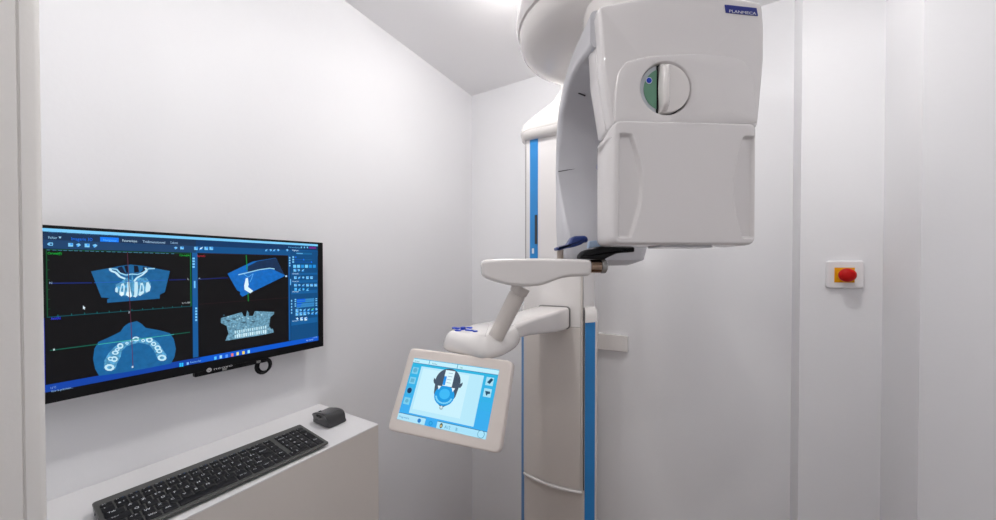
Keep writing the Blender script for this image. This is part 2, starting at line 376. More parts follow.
# volume view
def s8(pts): return s7(pts, 215, 300, 11.557)
V1 = (108, 158, 184); V2 = (168, 210, 226); V3 = (62, 94, 112)
mpoly(s8([(68,210),(310,140),(330,185),(360,190),(370,120),(392,150),(390,185),(440,185),(460,128),(682,138),(682,165),(640,195),(625,300),(650,335),(668,330),(680,375),(540,405),(120,472),(135,430),(155,390),(135,300),(68,265)]), V1)
for i in range(60):
    x = random.uniform(90, 640); y = random.uniform(160, 420)
    if x < 150 and y > 270: continue
    if (x > 615 and y > 200) or y > 455-x*.09: continue
    w = random.uniform(8, 26); h = random.uniform(6, 20); col = random.choice([V2, V2, V3, (130, 185, 208), (84, 128, 150)])
    mpoly(s8([(x, y-h*.5), (x+w*.5, y-h*.2), (x+w*.45, y+h*.4), (x, y+h*.5), (x-w*.5, y)]), col, 3)
for i in range(15):
    x = 235+i*25; y = 432-i*4.2
    mpoly(s8([(x-9, y-30), (x+10, y-32), (x+9, y+8), (x-7, y+10)]), (205, 232, 242) if i % 3 else V2, 4)
    mpoly(s8([(x-9, y-75), (x+8, y-78), (x+8, y-44), (x-6, y-42)]), V2 if i % 2 else (190, 222, 235), 4)
for x, y in ((330, 260), (440, 250), (150, 240), (215, 220)): mpoly(s8([(x-30, y), (x, y-12), (x+34, y-6), (x+10, y+14)]), V3, 4)
# tool strips
for k in range(4): mbox(192.2, 257.6+k*2.8, 194.6, 259.4+k*2.8, LB, 4); mbox(288.8, 257+k*2.6, 290.2, 258.6+k*2.6, LB, 4)
mbox(193.6, 281, 195.3, 288, (110, 190, 240), 4); mbox(289.9, 279, 290.8, 285, (110, 190, 240), 4)
for k in range(5): mbox(195, 307.5+k*2.9, 197, 309.2+k*2.9, LB, 4); mbox(290.8, 300+k*3, 292, 301.6+k*3, LB, 4)
# settings column
def s4(x, y): return 280+x/8.66, 238+y/8.66
def s5(x, y): return 280+x/8.66, 290+y/8.66
def cbx(f, x0, y0, x1, y1, col, l=4): a = f(x0, y0); c = f(x1, y1); mbox(*a, *c, col, l)
for y, f in ((108, s4), (312, s4), (378, s4), (468, s4), (272, s5)):
    cbx(f, 96, y-9, 322, y+5, (12, 90, 150), 3); a = f(104, y+3)
    mtext({108: 'Réglages', 312: 'Outils', 378: 'Annotations', 468: 'Affichage', 272: 'Informations'}[y], a[0], a[1], a[0]+6.5, 1.3, WB, 5)
cbx(s4, 140, 128, 195, 140, (80, 160, 215)); cbx(s4, 195, 126, 275, 146, (14, 96, 150), 4)
for y, k in ((165, .06), (187, .5), (208, .93)):
    cbx(s4, 105, y-7, 120, y+7, LB); cbx(s4, 125, y-1.5, 280, y+2.5, (40, 140, 200)); cbx(s4, 125, y-1.5, 125+155*k, y+2.5, (0, 90, 210), 5); cbx(s4, 120+155*k, y-6, 130+155*k, y+7, (10, 110, 240), 6)
for i in range(6): x = 112+i*34; cbx(s4, x, 232, x+26, 258, (110, 200, 245) if i in (0, 1, 3) else (30, 140, 215), 4)
for i in range(3): a = s4(115+i*36, 268); ico(a[0], a[1], 2.8, 2.6, LB, MBU, 4)
for i in range(5): a = s4(120+i*35, 332); ico(a[0], a[1], 2.6, 2.6, LB, MBU, 4)
for i in range(6): a = s4(120+i*35, 398); ico(a[0], a[1], 2.8, 2.4, LB, MBU, 4)
for i in range(4): a = s4(122+i*35, 432); ico(a[0], a[1], 2.6, 2.8, (60, 170, 240), LB, 4)
for y, k in ((82, .5), (98, .5), (120, .3), (138, .25)):
    cbx(s5, 125, y-4, 138, y+5, LB); cbx(s5, 142, y, 295, y+2, (50, 130, 190)); cbx(s5, 142, y-2, 142+150*k, y+3, (0, 90, 220), 5); cbx(s5, 305, y-10, 320, y-3, LB)
for j in range(2):
    for i in range(6): a = s5(133+i*34, 165+j*31-i*2); ico(a[0], a[1], 2.8, 2.8, LB if j or i != 4 else (90, 210, 160), MBU, 4)
for i in range(3): a = s5(138+i*36, 238); ico(a[0], a[1], 2.6, 2.8, WB, MBU, 4)
# task bar contents
def s6(x, y): return 170+x/9.96, 335+y/9.96
for i, c in enumerate([(90, 190, 240), (150, 210, 250), (90, 150, 250), (230, 120, 110), (230, 220, 130), (240, 210, 80), (150, 220, 245)]):
    x, y = s6((438, 492, 550, 606, 660, 718, 770)[i], (216, 204, 196, 184, 172, 162, 152)[i]); mbox(x, y, x+2.4, y+2.6, c, 4)
x, y = s6(92, 280); mbox(x, y, x+1.7, y+1.5, (40, 190, 250), 4); mbox(x+2.1, y-.2, x+3.9, y+1.3, (40, 190, 250), 4); mbox(x, y+1.9, x+1.7, y+3.4, (40, 190, 250), 4); mbox(x+2.1, y+1.7, x+3.9, y+3.2, (40, 190, 250), 4)
mtext('Rechercher', 190, 363.3, 201, 1.8, (130, 190, 240), 4); mbox(186.5, 362.4, 188.6, 364.4, (130, 190, 240), 4)
mtext('12°C', 50, 389, 56, 1.9, (150, 190, 230), 4); mtext('Voir la prévision...', 51, 392.3, 73, 2.0, (150, 190, 230), 4)
mtext('13:06', 318-5.5, 338.3, 317, 1.3, (140, 190, 240), 4); mtext('FRA  12/06/2024', 306, 341.2, 313, 1.2, (180, 215, 245), 4)
mpoly([(83, 305.5), (85.6, 308), (84.6, 308.2), (85, 309.6), (84.2, 309.6), (83.8, 308.6), (83, 309.2)], (220, 235, 245), 6)
build('screen', sb, PAL, mo)
b = MB()
ya, za = mYZ(206, 372.3)
c0 = Vector((XM+.0006, ya+.006, za+.004))
b.poly([c0+EY*(.0052*math.cos(a*PI/10))+EZ*(.0052*math.sin(a*PI/10)) for a in range(20)], 0)
text(b, 'N', c0+Vector((.0004, -.0035, -.0028)), EY, EZ, .0052, 1)
text(b, 'neovo', Vector((XM+.0008, ya+.0145, za+.0012)), EY, EZ, .0062, 0, width=.040)
build('logo', b, [mat('logo_silver', (.55, .55, .56), .4), bez_m], mo)
# wall bracket below and its cable
wm = empty('wall_mount_bracket', (-1.06, .43, -.262), 'black steel bracket bar with two bright clips showing under the monitor edge', 'bracket')
b = MB(); b.box((XM-.020, mYZ(196, 374)[0], -.2635), (XM-.006, mYZ(268, 359)[0], -.2525)); b.box((XL, .32, -.2545), (XM-.0195, .50, -.2525)); b.box((XL, .32, -.2545), (XM-.036, .50, -.10)); build('bar', b, black_m, wm, bevel=.001)
for Y in (.385, .462):
    b = MB(); b.box((XM-.0062, Y, -.2615), (XM-.004, Y+.010, -.2545)); build('clip', b, steel_m, wm, bevel=.0008)
b = MB()
pth = []
for k in range(33):
    a = PI*.5+2*PI*2*k/32; rr = .0180+.0015*math.sin(a*.5)
    pth.append((XM-.014+.004*k/32-(.006 if k > 16 else 0), .4795+.010*k/32+rr*math.cos(a)*.86, -.2755+rr*math.sin(a)))
b.tube(pth, .0032, 10); tag(build('cable', b, black_m), 'looped black cable hanging under the right part of the monitor', 'cable')

# ================================================================== keyboard
KO = Vector((-.9587, .1557, 0)); kx = Vector((.9994, .0341*-1, 0)); ky = Vector((.034, .9994, 0)); KW = .373; KD = .138
kb = empty('keyboard', KO+kx*.07+ky*.187+Vector((0, 0, SZ)), 'dark grey slim computer keyboard with black keys on the white cabinet', 'keyboard')
def kz(d): return SZ+.0225-(.0115)*d/KD         # top surface, d from the rear edge
def kp(d, w, up=0): p = KO+kx*d+ky*w; p.z = kz(d)+up; return p
b = MB()
rings = []
for off, ins in ((-.0045, .001), (-.0035, 0), (-.0008, 0), (0, .0008)):
    rings.append([kp(p[0], p[1], off) for p in inset(rrect(KD/2, KW/2, KD, KW, .005, 4), ins)])
b.loft(rings); build('case', b, kb_m, kb)
b = MB(); 
rings = [[kp(.010+.0075*math.cos(2*PI*k/14), w, -.0125+.0095*math.sin(2*PI*k/14)+.002) for k in range(14)] for w in (.001, KW-.001)]
b.loft(rings); build('rear_foot', b, mat('foot_grey', (.30, .30, .31), .35, metal=.7), kb)
U = (KW-.012)/20.45; RH = .0197; FH = .0124
rows = [
 (.0205, FH, [(1,'Esc')]+[(1,'F%d' % i) for i in range(1, 13)]+[(1,'Impr'),(1,'Ins'),(1,'Suppr')]),
 (0, RH, [(1,'²'),(1,'& 1'),(1,'é 2'),(1,'" 3'),(1,"' 4"),(1,'( 5'),(1,'- 6'),(1,'è 7'),(1,'_ 8'),(1,'ç 9'),(1,'à 0'),(1,') °'),(1,'= +'),(2,'Retour'),(1,'^')]),
 (0, RH, [(1.5,'Tab'),(1,'A'),(1,'Z'),(1,'E €'),(1,'R'),(1,'T'),(1,'Y'),(1,'U'),(1,'I'),(1,'O'),(1,'P'),(1,'^ "'),(1,'$ £'),(1.5,'Entrée'),(1,'+')]),
 (0, RH, [(1.75,'Verr'),(1,'Q'),(1,'S'),(1,'D'),(1,'F'),(1,'G'),(1,'H'),(1,'J'),(1,'K'),(1,'L'),(1,'M'),(1,'ù %'),(1,'* µ'),(1.25,''),(1,'-')]),
 (0, RH, [(1.25,'Maj'),(1,'< >'),(1,'W'),(1,'X'),(1,'C'),(1,'V'),(1,'B'),(1,'N'),(1,', ?'),(1,'; .'),(1,': /'),(1,'! §'),(1.75,'Maj'),(1,'^'),(1,'Fin')]),
 (0, RH, [(1.25,'Ctrl'),(1,'Fn'),(1.25,'Win'),(1.25,'Alt'),(5.25,''),(1.5,'Alt Gr'),(1.25,'Fn'),(1.25,'Ctrl'),(1,'<'),(1,'v'),(1,'>')]),
]
pad = [
 [(0,1,1,'Off'),(1,1,1,'Calc'),(2,1,1,'('),(3,1,1,')')],
 [(0,1,1,'Num'),(1,1,1,'/'),(2,1,1,'*'),(3,1,1,'-')],
 [(0,1,1,'7'),(1,1,1,'8'),(2,1,1,'9'),(3,1,2,'+')],
 [(0,1,1,'4'),(1,1,1,'5'),(2,1,1,'6')],
 [(0,1,1,'1'),(1,1,1,'2'),(2,1,1,'3'),(3,1,2,'Ent')],
 [(0,2,1,'0'),(2,1,1,'.')],
]
def key(w0, d0, ww, dd, s, blue=False):
    g = .0011; b = MB(); rings = []
    for up, ins in ((0, 0), (.0012, 0), (.0021, .0009)):
        rings.append([kp(p[0], p[1], up) for p in rrect(d0+dd/2, w0+ww/2, dd-2*g-2*ins, ww-2*g-2*ins, .0016, 2)])
    b.loft(rings, 0)
    if s:
        hh = .0054 if len(s) < 2 else (.0044 if len(s) < 4 else .0034)
        if dd < .014: hh = .0026
        o = kp(d0+dd*.30+hh*.6, w0+ww*.22, .0023); dn = (kp(d0, w0)-kp(d0+dd, w0)).normalized()
        text(b, s, o, ky, dn, hh, 1)
        if blue: text(b, 'o', kp(d0+dd*.30+hh*.6, w0+ww*.64, .0023), ky, dn, hh*1.1, 2)
    build('key', b, [key_m, legend_m, legendb_m], kb)
d = .0205
rowd = []
for i, (a, hgt, ks) in enumerate(rows):
    w = .005
    for u, s in ks:
        key(w, d, u*U, hgt, s, blue=(i == 0 and s.startswith('F'))); w += u*U
    rowd.append((d, hgt)); d += hgt
for i, ks in enumerate(pad):
    for c, cw, rs, s in ks:
        dd = sum(rowd[j][1] for j in range(i, i+rs)); key(.005+(16.45+c)*U, rowd[i][0], cw*U, dd, s)

# ================================================================== mouse
ms = empty('computer_mouse', (-.945, .597, SZ), 'dark grey sculpted wireless mouse at the far end of the white cabinet', 'mouse')
b = MB(); rings = []
MX0, MX1 = -.975, -.892
secs = [(0, .74, .020, .3), (.03, .86, .030, .3), (.15, .90, .035, .5), (.35, .92, .039, .8), (.55, .96, .042, 1), (.75, .98, .043, 1), (.88, .98, .041, 1), (.96, .93, .032, 1), (1, .86, .010, 1)]
for f, wf, hh, tw in secs:
    X = MX0+(MX1-MX0)*f; hw2 = .0335*wf; yc = .604
    ring = [(-.80, .0), (-.86, .10), (-.80, .40), (-.84, .72), (-.98, .96), (-.86, 1.0), (-.2, .90), (.45, .92), (.82, .96), (.92, .70), (.90, .4), (1.04, .12), (.98, 0), (.3, 0)]
    rings.append([(X, yc+hw2*(a), SZ+.0012+hh*.92*c_) for a, c_ in ring])
b.loft(rings); build('body', b, mouse_m, ms, sub=2, angle=80)
b = MB(); b.loft([[(MX0+.022+.008*math.cos(2*PI*k/16), y_, SZ+.0275+.008*math.sin(2*PI*k/16)) for k in range(16)] for y_ in (.588, .594)]); build('scroll_wheel', b, black_m, ms, bevel=.0008)
b = MB()
for X in (-.950, -.936): b.box((X, .5745, SZ+.026), (X+.010, .580, SZ+.030))
build('thumb_button', b, black_m, ms, bevel=.0008)

# ================================================================== X-ray machine
xr = empty('dental_xray_machine', (-.49, 1.36, FL), 'tall white panoramic dental X-ray machine with blue strips standing before the back wall', 'X-ray machine')
def zl(outline, z): return [(x, y, z) for x, y in outline]
# --- fixed column
XC = -.492
def mir(pts): return pts+[(2*XC-x, y) for x, y in pts[::-1]]
colo = mir([(-.372, 1.250), (-.366, 1.255), (-.340, 1.290), (-.337, 1.300), (-.3385, 1.325), (-.345, 1.34), (-.39, 1.45), (-.40, 1.53)])
b = MB(); b.loft([zl(colo, FL), zl(colo, -.205)]); cl = build('column', b, col_m, xr)
for s_ in (1, -1):
    f = lambda x: x if s_ > 0 else 2*XC-x
    st = [(f(-.3652), 1.2535), (f(-.3375), 1.2885), (f(-.343), 1.293), (f(-.3705), 1.258)]
    b = MB(); b.loft([zl(st, FL), zl(st, -.206)]); tag(build('blue_strip', b, blue_m, cl), 'blue edge strip')
cap = mir([(-.368, 1.252), (-.362, 1.252), (-.336, 1.286), (-.334, 1.300), (-.3365, 1.327), (-.345, 1.345)])
b = MB(); b.loft([zl(cap, -.206), zl(cap, -.185), [(XC+(x-XC)*.985, y+.002, -.165) for x, y in cap], [(XC+(x-XC)*.93, 1.30+(y-1.30)*.8, -.150) for x, y in cap]]); build('column_collar', b, dev_m, xr)
b = MB(); b.box((-.3690, 1.2460, -.83), (-.3665, 1.2495, -.15)); build('groove_cover', b, seam_m, cl)
# --- moving upper column
up_ = mir([(-.385, 1.249), (-.374, 1.250), (-.370, 1.254), (-.368, 1.30), (-.38, 1.44)])
b = MB(); b.loft([zl(up_, -.828), zl(up_, .545)]); uc = build('lifting_column', b, dev2_m, xr)
b = MB(); b.box((-.5885, 1.2465, -.03), (-.5545, 1.2488, .535)); tag(build('blue_strip', b, blue_m, uc), 'blue strip down the upper column')
q0 = onY(534.8, 215, 1.246); q1 = onY(537.3, 244, 1.246)
b = MB(); b.box((q0.x, 1.2452, q1.z), (q1.x, 1.2463, q0.z)); build('slot', b, seam_m, uc)
q0 = onY(532, 248.5, 1.246); q1 = onY(534, 253.5, 1.246)
b = MB(); b.box((q0.x, 1.2445, q1.z), (q1.x, 1.2463, q0.z)); build('indicator', b, white_m, uc, bevel=.0005)
b = MB(); b.box((-.6085, 1.2482, -.20), (-.6065, 1.2489, .535)); b.box((-.3735, 1.2475, -.20), (-.3715, 1.2489, .03)); build('groove', b, seam_m, uc)
# --- carriage cover with curved front
def cover(x0, x1, bul, y0, n=14):
    return [(x0+(x1-x0)*k/n, y0-bul*(1-(2*k/n-1)**2)) for k in range(n+1)]+[(x1, 1.2495), (x0, 1.2495)]
b = MB(); cf = cover(-.6125, -.3785, .017, 1.240)
b.loft([zl(cf, -.828), zl(cf, -.225)]); build('carriage_cover', b, col_m, xr, bevel=.0015)
cf2 = cover(-.6125, -.3785, .015, 1.2405)
b = MB(); b.loft([zl(cf2, -.2235), zl(cf2, .0)]); build('carriage_cover', b, dev_m, xr, bevel=.0015)
b = MB(); cf3 = cover(-.6135, -.372, .021, 1.237); b.loft([zl(cf3, -.841), zl(cf3, -.831)]); build('carriage_lip', b, dev_m, xr, bevel=.003)
b = MB(); b.box((-.3775, 1.240, -.828), (-.3725, 1.2495, -.0)); build('carriage_edge', b, col_m, xr, bevel=.001)
# --- collar and hood on top
hood = [(-.005, .508, .136, .132, .0, .0), (-.0, .516, .146, .143, 0, 0), (0, .540, .150, .147, 0, 0), (0, .5415, .148, .145, 0, 0), (0, .544, .150, .147, 0, 0),
        (0, .570, .148, .143, .002, -.0), (0, .60, .137, .130, .011, .006), (0, .635, .116, .112, .030, .012), (0, .665, .092, .10, .055, .010), (0, .70, .085, .10, .085, -.0), (0, .80, .085, .12, .11, -.05)]
b = MB(); b.loft([[(x, y, z) for x, y in rrect(XC+dx, 1.375+dy, 2*w, 2*h_, .055, 6)] for _, z, w, h_, dx, dy in hood]); build('column_hood', b, dev_m, xr, angle=50)
# --- shoulder dome
def stad(R, z, n=40, lens=1.0):
    c1 = Vector((-.255, .965)); return [(c1.x+R*math.cos(2*PI*k/n), c1.y+R*math.sin(2*PI*k/n), z) for k in range(n)]
b = MB(); b.loft([stad(R, z) for R, z in ((.001, .578), (.07, .579), (.13, .584), (.17, .593), (.195, .606), (.207, .621), (.212, .637), (.2125, .646))]); sh = build('shoulder_base', b, dev_m, xr, angle=60)
b = MB(); b.loft([stad(R, z) for R, z in ((.200, .6470), (.204, .6515), (.215, .6530), (.219, .67), (.217, .72), (.20, .78), (.16, .82), (.10, .84), (.001, .845))]); build('shoulder_cover', b, dev2_m, xr, angle=60)
b = MB(); b.loft([[(x, y, z) for x, y in [(-.44, 1.22), (-.34, 1.05), (-.20, 1.08), (-.27, 1.36), (-.42, 1.36)]] for z in (.70, .80)]); build('shoulder_bridge', b, dev2_m, xr, bevel=.02)
# --- rotating arm
ar = []
AS = [((.655, .496), (.655, .425)), ((.70, .497), (.700, .436)), ((.745, .499), (.745, .446)), ((.797, .499), (.800, .449)), ((.869, .479), (.855, .437)), ((.930, .436), (.905, .405)), ((.954, .379), (.926, .360)), ((.960, .327), (.936, .318)), ((.962, .262), (.9445, .262)),
      ((.962, .200), (.928, .200)), ((.960, .120), (.873, .125)), ((.958, .060), (.852, .060)), ((.945, .022), (.855, .018)), ((.925, .006), (.880, .004))]
RLs = [.213]*14; RRs = [.50, .50, .50, .50, .49, .48, .47, .46, .45, .448, .440, .436, .426, .395]; RLs[12] = .220; RLs[13] = .236
b = MB(); rings = []
for (o_, i_), rl, rr_ in zip(AS, RLs, RRs):
    T = math.dist(o_, i_); cr = min(.012, T*.35)
    if o_[1] < .1: cr = .02
    ring = []
    for a, c_ in rrect((rl+rr_)/2, T/2, rr_-rl, T, cr, 5):
        f = c_/T; t = i_[0]+(o_[0]-i_[0])*f; z = i_[1]+(o_[1]-i_[1])*f; ring.append(hw(a, t, z))
    rings.append(ring)
b.loft(rings); arm = build('rotating_arm', b, grey_m, xr, angle=55)
b = MB(); b.loft([[hw(a, t, z) for a, z in rrect(.335, .215, w, h_, .04, 5)] for t, w, h_ in ((.955, .20, .34), (1.0, .19, .33), (1.03, .15, .28))]); build('tube_housing', b, dev2_m, arm, angle=60)
b = MB(); rings = []
for z in (.470, .60): rings.append([hw(.33+.085*math.cos(2*PI*k/28), .80+.085*math.sin(2*PI*k/28), z) for k in range(28)])
b.loft(rings); build('pivot_hub', b, dev_m, arm)
# seam across the far inner face, small marks
r0, z0_ = hp(557, 171.5, .9435); r1, z1_ = hp(600, 166.5, .9435)
b = MB(); b.tube([hw(r0+.004, .9437, z0_), hw((r0+r1)/2, .9437, (z0_+z1_)/2+.002), hw(r1+.05, .9437, z1_+.001)], .0011, 6); build('seam', b, seam_m, arm)
ra, za_ = hp(579, 90.2, .82); rb, zb_ = hp(586, 93.8, .82)
b = MB()
b.tube([hw(.247, .852, .4375), hw(.266, .857, .4335)], .0016, 6); build('latch', b, seam_m, arm)
# --- near sensor head: upper housing
TF = .632
def px2(pts, t): return [hp(x, y, t) for x, y in pts]
uo = smooth_poly(px2([(598, 7), (640, -1), (690, -3.5), (735, -1), (761, 4), (763.5, 30), (763, 62), (759.5, 101), (757, 128), (611, 128), (607.5, 105), (602, 70), (600.5, 40)], TF), .008, 3)
kr, kz_ = hp(667.3, 87.2, .620)
def ray_out(out, c, ang):
    best = None; d = Vector((math.cos(ang), math.sin(ang)))
    for i in range(len(out)):
        a = Vector(out[i])-c; e = Vector(out[(i+1) % len(out)])-c-a; den = d.x*e.y-d.y*e.x
        if abs(den) < 1e-12: continue
        t = (a.x*e.y-a.y*e.x)/den; u = (a.x*d.y-a.y*d.x)/den
        if t > 0 and -1e-6 <= u <= 1+1e-6 and (best is None or t > best): best = t
    return c+d*best
cc = Vector((kr, kz_)); N3 = 240
uo = [tuple(ray_out(uo, cc, 2*PI*k/N3)) for k in range(N3)]
wc = [cc+Vector((math.cos(2*PI*k/N3), math.sin(2*PI*k/N3)))*.0485 for k in range(N3)]
b = MB()
rings = [[hw(p[0], t, p[1]) for p in wc] for t in (.641, .6278)]
rings += [[hw(*(lambda q: (q[0], t, q[1]))(p)) for p in inset(uo, d_)] for t, d_ in ((.628, .006), (.629, .003), (.632, .0008), (.637, 0), (.655, 0), (.6555, .0014), (.6575, .0014), (.658, 0), (.700, .0), (.710, .004), (.716, .012))]
b.loft(rings); hd = build('sensor_head', b, dev2_m, xr, angle=45)
# flush panel round the knob
po = smooth_poly(px2([(614, 124), (615, 90), (618, 72), (626, 61.5), (650, 56), (690, 53.8), (725, 55.5), (744, 60), (751, 70), (755, 95), (757.5, 124)], .625), .006, 3)
kr, kz_ = hp(667.3, 87.2, .620)
b = MB()
N2 = 160
cc = Vector((kr, kz_)); ob = [ray_out(po, cc, 2*PI*k/N2) for k in range(N2)]; cb_ = [cc+Vector((math.cos(2*PI*k/N2), math.sin(2*PI*k/N2)))*.0490 for k in range(N2)]
def hv(p, t): return hw(p[0], t, p[1])
rings = [[hv(p, .6285) for p in ob], [hv(p, .6255) for p in ob], [hv(p+(cc-p).normalized()*.0015, .6238) for p in ob], [hv(p+(cc-p).normalized()*.003, .6232) for p in ob]]
rings += [[hv(o_+(c_-o_)*f, .6232) for o_, c_ in zip(ob, cb_)] for f in (.5, .9)]
rings += [[hv(cc+(p-cc)*s_, t) for p in cb_] for s_, t in ((1.035, .6233), (1.01, .6243), (.992, .6270), (.985, .631))]
b.loft(rings, cap0=False, cap1=False); pn = build('front_panel', b, dev2_m, hd, angle=50)
# --- lower front cover with grip recesses
LX0, LX1 = hp(613, 180, .62)[0], hp(757, 180, .62)[0]; LZ0, LZ1 = hp(680, 245, .62)[1], hp(680, 120.5, .62)[1]
W_, H_ = LX1-LX0, LZ1-LZ0; cx_, cz_ = (LX0+LX1)/2, (LZ0+LZ1)/2
def sst(x): x = max(0, min(1, x)); return x*x*(3-2*x)
gz0, gz1 = hp(620, 238, .62)[1], hp(620, 133, .62)[1]
gl0, gl1 = hp(618.5, 180, .62)[0], hp(643.5, 180, .62)[0]; gr0, gr1 = hp(733, 180, .62)[0], hp(755, 180, .62)[0]
def recess(r, z):
    v = (z-gz0)/(gz1-gz0)
    if v < -.05 or v > 1.05: return 0
    e = .0045; arc = .55+.45*math.sin(PI*max(0, min(1, v)))
    vt = sst((z-gz0)/e)*sst((gz1-z)/e)
    wl = (gl1-gl0)*arc; a = sst((r-gl0)/e)*sst((gl0+wl-r)/(e*1.3))
    wr = (gr1-gr0)*arc; c = sst((gr1-r)/e)*sst((r-(gr1-wr))/(e*1.3))
    return .0075*vt*max(a, c)
def lring(ins, t, n=40, dl=0):
    w, h = W_-2*ins, H_-2*ins; r = max(.014-ins, .0005); base = rrect(cx_, cz_, w, h, r, 4); out = []
    pts = base+[base[0]]; segs = []
    for i in range(len(base)):
        a, c = pts[i], pts[i+1]; L = math.dist(a, c); long_ = (i % 5 == 4)
        m = (120 if long_ else 1)
        for k in range(m): out.append((a[0]+(c[0]-a[0])*k/m, a[1]+(c[1]-a[1])*k/m))
    res = []
    for p in out:
        z = p[1]
        if z > cz_+H_/2-.03 and t > .625: z -= min(.016, (t-.625)*.42)*sst((cx_-W_/2+.05-p[0])/.05)
        res.append(hw(p[0]+(-dl if p[0] < cx_ else dl*.3)*min(1, abs(p[0]-cx_)/(W_/2)), t+recess(*p), z))
    return res
rings = [lring(.012, .700, dl=.006), lring(.002, .697, dl=.005), lring(0, .685, dl=.0055), lring(0, .664, dl=.0052), lring(0, .634, dl=.0025), lring(.0006, .6275, dl=.0005), lring(.0018, .6235), lring(.0036, .6208)]
x = .0055
while x < min(W_, H_)/2-.001: rings.append(lring(x, .620)); x += .0012
b = MB(); b.loft(rings); lc = build('front_cover', b, dev2_m, hd, angle=60)
b = MB(); bo = rrect(cx_+.012, .66, .11, .05, .01); b.loft([[hw(p[0], p[1], LZ0-.0035) for p in bo], [hw(p[0], p[1], LZ0+.001) for p in bo]]); build('underside_plate', b, grey_m, lc)
# --- knob
def disc(mb, c, R, t0, t1, mi=0, n=40, a0=0, a1=2*PI):
    full = abs(a1-a0-2*PI) < 1e-6
    pts = [(c[0]+R*math.cos(a0+(a1-a0)*k/n), c[1]+R*math.sin(a0+(a1-a0)*k/n)) for k in range(n if full else n+1)]
    mb.loft([[hv(p, t0) for p in pts], [hv(p, t1) for p in pts]], mi)
xs = hp(657.8, 87, .628)[0]-kr
ang = math.acos(xs/.0465)
b = MB(); disc(b, (kr-.001, kz_), .0478, .632, .6395, 0); build('dial_base', b, black_m, pn)
b = MB(); disc(b, (kr-.001, kz_), .0470, .6295, .6318, 0, a0=ang+.03, a1=2*PI-ang-.03); build('dial_ring', b, ring_m, pn, bevel=.0005)
b = MB(); disc(b, (kr-.001, kz_), .0395, .6284, .6294, 0, a0=math.acos(xs/.0395)+.03, a1=2*PI-math.acos(xs/.0395)-.03); tag(build('sticker', b, green_m, pn), 'green sticker with a blue dot')
dr_, dz_ = hp(649, 80.5, .628)
b = MB(); disc(b, (dr_, dz_), .0062, .6279, .6283, 0, 24); build('dot_rim', b, white_m, pn)
b = MB(); disc(b, (dr_, dz_), .0049, .6273, .6278, 0, 24); build('dot', b, bluedot_m, pn)
a2 = math.acos((xs+.003)/.0455)
pts = [(kr+.0455*math.cos(-a2+2*a2*k/40), kz_+.0455*math.sin(-a2+2*a2*k/40)) for k in range(41)]
b = MB(); pillow(b, pts, .0, .0125, .0025, lambda p, d: hw(p[0], .6345-d, p[1])); kn = build('knob', b, dev_m, pn, angle=50)
gx = hp(664, 87, .62)[0]; rings = []
for s_ in range(13):
    v = -1+2*s_/12; hh = kz_+.0425*v; wd = .0085*(1-.35*abs(v)**3); dep = .0165*math.sqrt(max(.03, 1-v**4))
    rings.append([hw(gx+wd*a+.002*abs(v), .6225-dep*c_, hh) for a, c_ in ((-1, -.15), (-.85, .6), (-.4, 1), (.3, 1), (.85, .55), (1.25, -.15))])
b = MB(); b.loft(rings); build('knob_grip', b, dev_m, kn, angle=70)
# --- badge
pts = [hp(x, y, .6265) for x, y in ((725, 4.4), (756.8, 7.9), (758.2, 15.6), (726.3, 12.3))]
b = MB(); b.loft([[hv(p, .6268) for p in pts], [hv(p, .6283) for p in pts]])
bd = build('name_badge', b, badge_m, hd)
p0 = hp(729, 12.2, .6262); p1 = hp(756.3, 14.9, .6262); e1 = (hv(p1, .6262)-hv(p0, .6262)); L = e1.length; e1.normalize()
b = MB(); text(b, 'PLANMECA', hv(p0, .6264), e1, EZ, .0052, 0, width=L); build('lettering', b, white_m, bd)
# small blue knob on the inner side
r_, z_ = hp(599.5, 165, .70)
b = MB(); b.loft([[hw(r_-.002+d_, .712+R*math.cos(2*PI*k/16), z_+R*math.sin(2*PI*k/16)*1.3) for k in range(16)] for d_, R in ((0, .001), (.001, .005), (.005, .0075), (.012, .0085), (.03, .0085))]); build('locking_knob', b, dblue_m, hd)

# --- support arm and control pod
b = MB()
def sec(xc, y, w, zt, zb, r=.012): return [(p[0], y, p[1]) for p in rrect(xc, (zt+zb)/2, w, zt-zb, r, 4)]
b.loft([sec(-.476, 1.249, .122, -.149, -.226), sec(-.476, 1.19, .122, -.149, -.229), sec(-.476, 1.17, .121, -.149, -.229), sec(-.475, 1.10, .118, -.149, -.223), sec(-.474, 1.0, .110, -.150, -.211), sec(-.472, .90, .098, -.152, -.200), sec(-.472, .80, .09, -.156, -.195)])
sa = build('support_arm', b, dev_m, xr, angle=60)
b = MB(); b.loft([[(p[0], y, p[1]) for p in rrect(-.476, -.1880, .1265, .0845, .013, 4)] for y in (1.216, 1.226)]); build('arm_seam', b, mat('seam_grey', (.16, .155, .15), .6), sa)
pod_o = smooth_poly([(-.545, .640), (-.400, .618), (-.380, .665), (-.385, .735), (-.415, .83), (-.53, .85), (-.550, .78)], .03, 5)
b = MB()
def pring(ins, z): return [(x, y, z) for x, y in inset(pod_o, ins)]
b.loft([pring(.018, -.2045), pring(.009, -.203), pring(.003, -.199), pring(0, -.192), pring(.0015, -.183), pring(.006, -.170), pring(.012, -.161), pring(.018, -.1565), pring(.026, -.155)])
pd = build('control_pod', b, dev_m, xr, angle=60)
